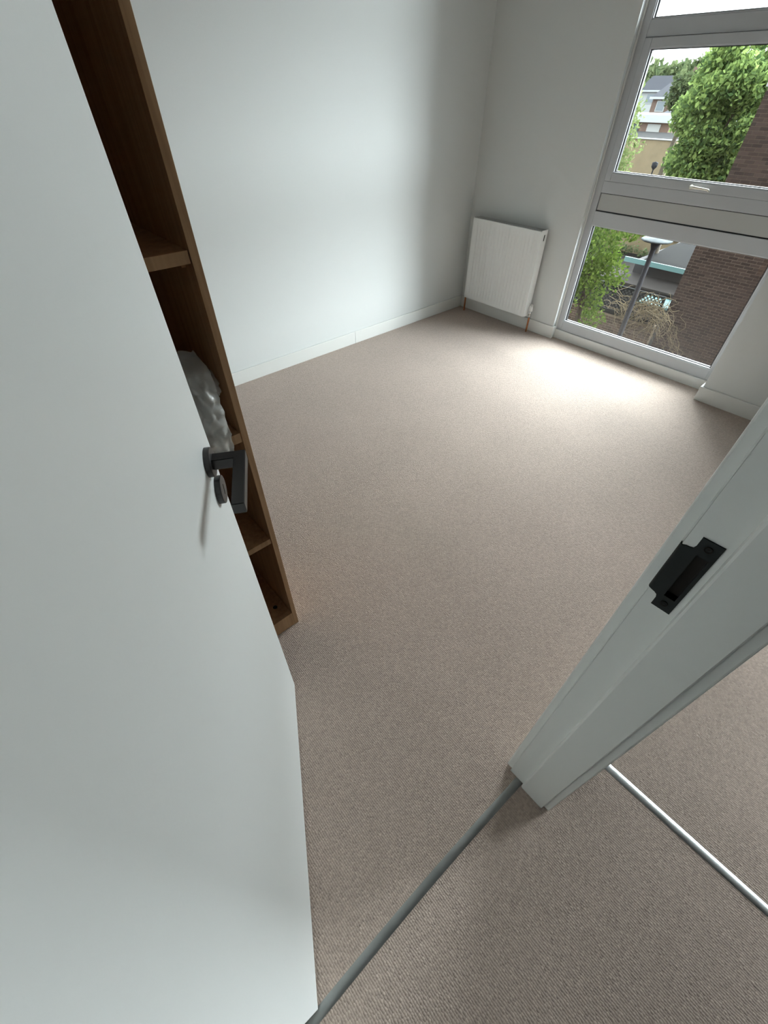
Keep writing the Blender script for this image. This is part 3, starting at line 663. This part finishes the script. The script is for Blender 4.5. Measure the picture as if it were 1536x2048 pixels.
# flat-roofed shed with a teal edge, bin store, bank and fence
sh = thing('flat_roof_garage', (21.0, 6.2, GZ), 'grey flat-roofed garage with a pale teal front edge', 'garage')
obj('wall', G().box(19.4, 25.5, 4.6, 7.45, GZ, -3.18), MT['shed'], sh)
obj('roof', G().prism([(19.05, 7.15), (19.05, 4.5), (25.6, 4.5), (23.4, 7.25), (22.2, 7.4)], 2, -3.17, -3.12), MT['felt'], sh)
obj('roof_edge', G().box(18.98, 19.04, 4.5, 7.75, -3.22, -3.06), MT['teal'], sh, label='pale teal roof edge')
le = thing('low_shed', (18.65, 7.2, GZ), 'long low shed with a grey-pink flat roof in front of the teal edged garage', 'shed')
obj('wall', G().box(18.05, 19.30, 4.75, 9.6, GZ, -3.661), MT['shed'], le); obj('roof', G().box(17.95, 19.38, 4.65, 9.7, -3.66, -3.61), MT['pinkfelt'], le)
bs_ = thing('bin_store', (17.4, 5.4, GZ), 'low pale teal topped bin store behind the vine', 'bin store')
obj('lid', G().box(16.95, 17.85, 4.75, 6.0, -3.82, -3.75, 0.01), MT['teal'], bs_); obj('body', G().box(17.0, 17.8, 4.8, 5.95, GZ, -3.821), MT['shed'], bs_)
bk = thing('retaining_wall', (29.4, 11.5, GZ), 'low tan retaining wall behind the yard', 'wall')
obj('body', G().box(29.2, 29.7, 3.0, 22.0, GZ, -4.35), MT['tan'], bk); obj('coping', G().box(29.1, 29.8, 3.0, 22.0, -4.349, -4.27), MT['tan'], bk)
obj('weeds', leaves([[28.75, y, GZ+0.15+0.2*random.random()] for y in np.linspace(9.6, 12.6, 12)], 0.22, 260, 0.10, 21), MT['leaf_grey'], None, 'scrubby weeds growing against the low tan wall', 'weeds', kind='stuff')
obj('weeds', leaves([[20.5+random.random()*3, y, GZ+0.12] for y in np.linspace(9.9, 12.5, 14)], 0.4, 600, 0.08, 22, flat=0.4), MT['leaf_pale'], None, 'pale weeds scattered over the paving behind the trellis', 'weeds', kind='stuff')
fn = thing('board_fence', (32.0, 12.5, GZ), 'brown horizontal board fence behind the tan wall', 'fence')
for k in range(12): obj('board', G().box(32.0, 32.04, 3.0, 22.0, GZ+0.02+k*0.16, GZ+0.17+k*0.16), MT['fence'], fn)
for y in np.arange(4.0, 22, 2.2): obj('post', G().box(32.041, 32.14, y-0.05, y+0.05, GZ, GZ+1.95), MT['fence'], fn)
# tan building with white coping, in the upper pane
tb = thing('tan_outbuilding', (48, 22, GZ), 'long tan outbuilding with a thin white coping', 'building')
obj('wall', G().box(45, 52, 17.6, 40, GZ, -1.42), MT['tan'], tb); obj('coping', G().box(44.9, 45.1, 17.5, 40, -1.419, -1.36), MT['coping'], tb); obj('roof', G().box(45.101, 52.1, 17.5, 40, -1.419, -1.38), MT['felt'], tb)
def house(base, x0, x1, y0, y1, ze, zr, wallm, roofm, label, wins, name='house', dormer=None, gutter=True, group=None):
    h = thing(name, base, label, 'house', group)
    obj('wall', G().box(x0, x1, y0, y1, GZ, ze), MT[wallm], h)
    xm = (x0+x1)/2; obj('roof', G().prism([(x0-0.4, ze+0.001), (x1+0.4, ze+0.001), (xm, zr)], 1, y0-0.3, y1+0.3), MT[roofm], h)
    if gutter: obj('gutter', G().box(x0-0.5, x0-0.401, y0-0.3, y1+0.3, ze-0.12, ze+0.1), MT['coping'], h)
    for (ya, yb, za, zb_) in wins:
        w = obj('window', G().box(x0-0.08, x0-0.001, ya, yb, za, zb_), MT['render'], h)
        obj('pane', G().box(x0-0.10, x0-0.081, ya+0.12, yb-0.12, za+0.12, zb_-0.12), MT['pane'], w)
    obj('chimney', G().box(xm-0.35, xm+0.35, y0+0.4, y0+1.1, zr-0.5, zr+1.0), MT['redbrick'], h)
    return h
house((61, 22.4, GZ), 58, 66, 20.0, 24.8, -0.45, 0.32, 'render', 'slate', 'nearer white rendered house with a low dark roof seen beside the big tree', [(20.6, 22.0, -1.9, -0.8), (22.9, 24.3, -1.9, -0.8)])
ex = thing('flat_roof_extension', (54, 24, GZ), 'white flat-roofed extension behind the tan outbuilding', 'building')
obj('wall', G().box(54, 57.5, 22.2, 28.5, GZ, -0.83), MT['redbrick'], ex); obj('roof_slab', G().box(53.6, 57.7, 21.9, 29.0, -0.829, -0.30), MT['coping'], ex)
obj('door_panel', G().box(53.93, 53.999, 23.0, 24.2, -3.0, -0.95), MT['render'], ex); obj('window', G().box(53.93, 53.999, 25.0, 26.6, -2.2, -1.0), MT['pane'], ex)
house((85, 33, GZ), 80, 90, 30.0, 36.3, 0.45, 2.1, 'redbrick', 'slate', 'distant red brick house with a grey slate roof above the white houses', [(32.2, 33.4, -0.9, 0.2), (34.4, 35.6, -0.9, 0.2)])
house((108, 46, GZ), 104, 112, 42.5, 50, 1.0, 2.9, 'render', 'slate', 'farthest pale house with a dark roof below the treeline', [(44, 45.5, -0.6, 0.7), (47, 48.5, -0.6, 0.7)])
# trees beyond
tree('broad_tree', (20.5, 7.2, GZ), (20.6, 7.3, -0.6), (20.6, 6.75, 0.6), (1.5, 1.25, 2.3), 64, 0.50, 34000, 0.088, 'leaf_dark', 31, 'large dense green tree beside the dark brick building', tr_=0.22, branches=12,
     extra=[[20.0, 6.5, -1.1], [20.0, 6.2, -1.3], [20.3, 6.0, -0.6], [20.4, 7.7, -0.3], [20.4, 5.6, 1.6], [20.4, 5.9, 0.6], [20.5, 6.4, 2.6], [20.5, 7.6, 2.2], [20.2, 6.9, -0.9], [20.1, 5.8, -1.0]])
tree('broad_tree', (34, 13.4, GZ), (34, 13.4, 0.5), (34, 13.3, 1.35), (1.5, 1.3, 0.65), 30, 0.45, 7000, 0.11, 'leaf_far', 33, 'lighter green tree showing behind the left edge of the large dense tree', tr_=0.2)
tree('willow_tree', (27, 13.9, GZ), (27, 13.7, -0.5), (27, 13.4, -0.5), (1.0, 0.95, 2.3), 46, 0.5, 3000, 0.085, 'leaf_pale', 35, 'airy pale green tree at the left edge of the opening sash', tr_=0.10, elong=2.4)
pos = [(118, 55, 8.6), (140, 74, 8.6), (118, 69, 8.8), (150, 62, 9.6), (160, 47, 10.0)]
names_ = ['rounded hazy tree farthest right of the distant treeline', 'second hazy tree of the distant treeline from the left', 'hazy tree at the left end of the distant treeline', 'hazy tree in the middle of the distant treeline', 'hazy tree of the distant treeline half hidden by the large tree']
for i, (x, y, h) in enumerate(pos):
    tree('distant_tree', (x, y, GZ), (x, y, GZ+h*0.7), (x, y, GZ+h*0.75), (4, 5.5, h*0.42), 40, 1.9, 2600, 0.7, 'leaf_far', 50+i, names_[i], tr_=0.35, group='distant treeline')
# birdbath-like post in the garden far left (small dark lamp on a stem)
gl = thing('garden_light', (34.0, 14.1, GZ), 'small dark garden light on a thin stem before the tan outbuilding', 'lamp')
obj('stem', G().tube([(34, 14.05, GZ), (34, 14.05, -2.05)], 0.04, 8), MT['lamppost'], gl); obj('head', G().lathe([(0.05, 0), (0.16, 0.12), (0.17, 0.32), (0.0, 0.38)], (34, 14.05, -2.05), (0, 0, 1), 14), MT['lamppost'], gl)
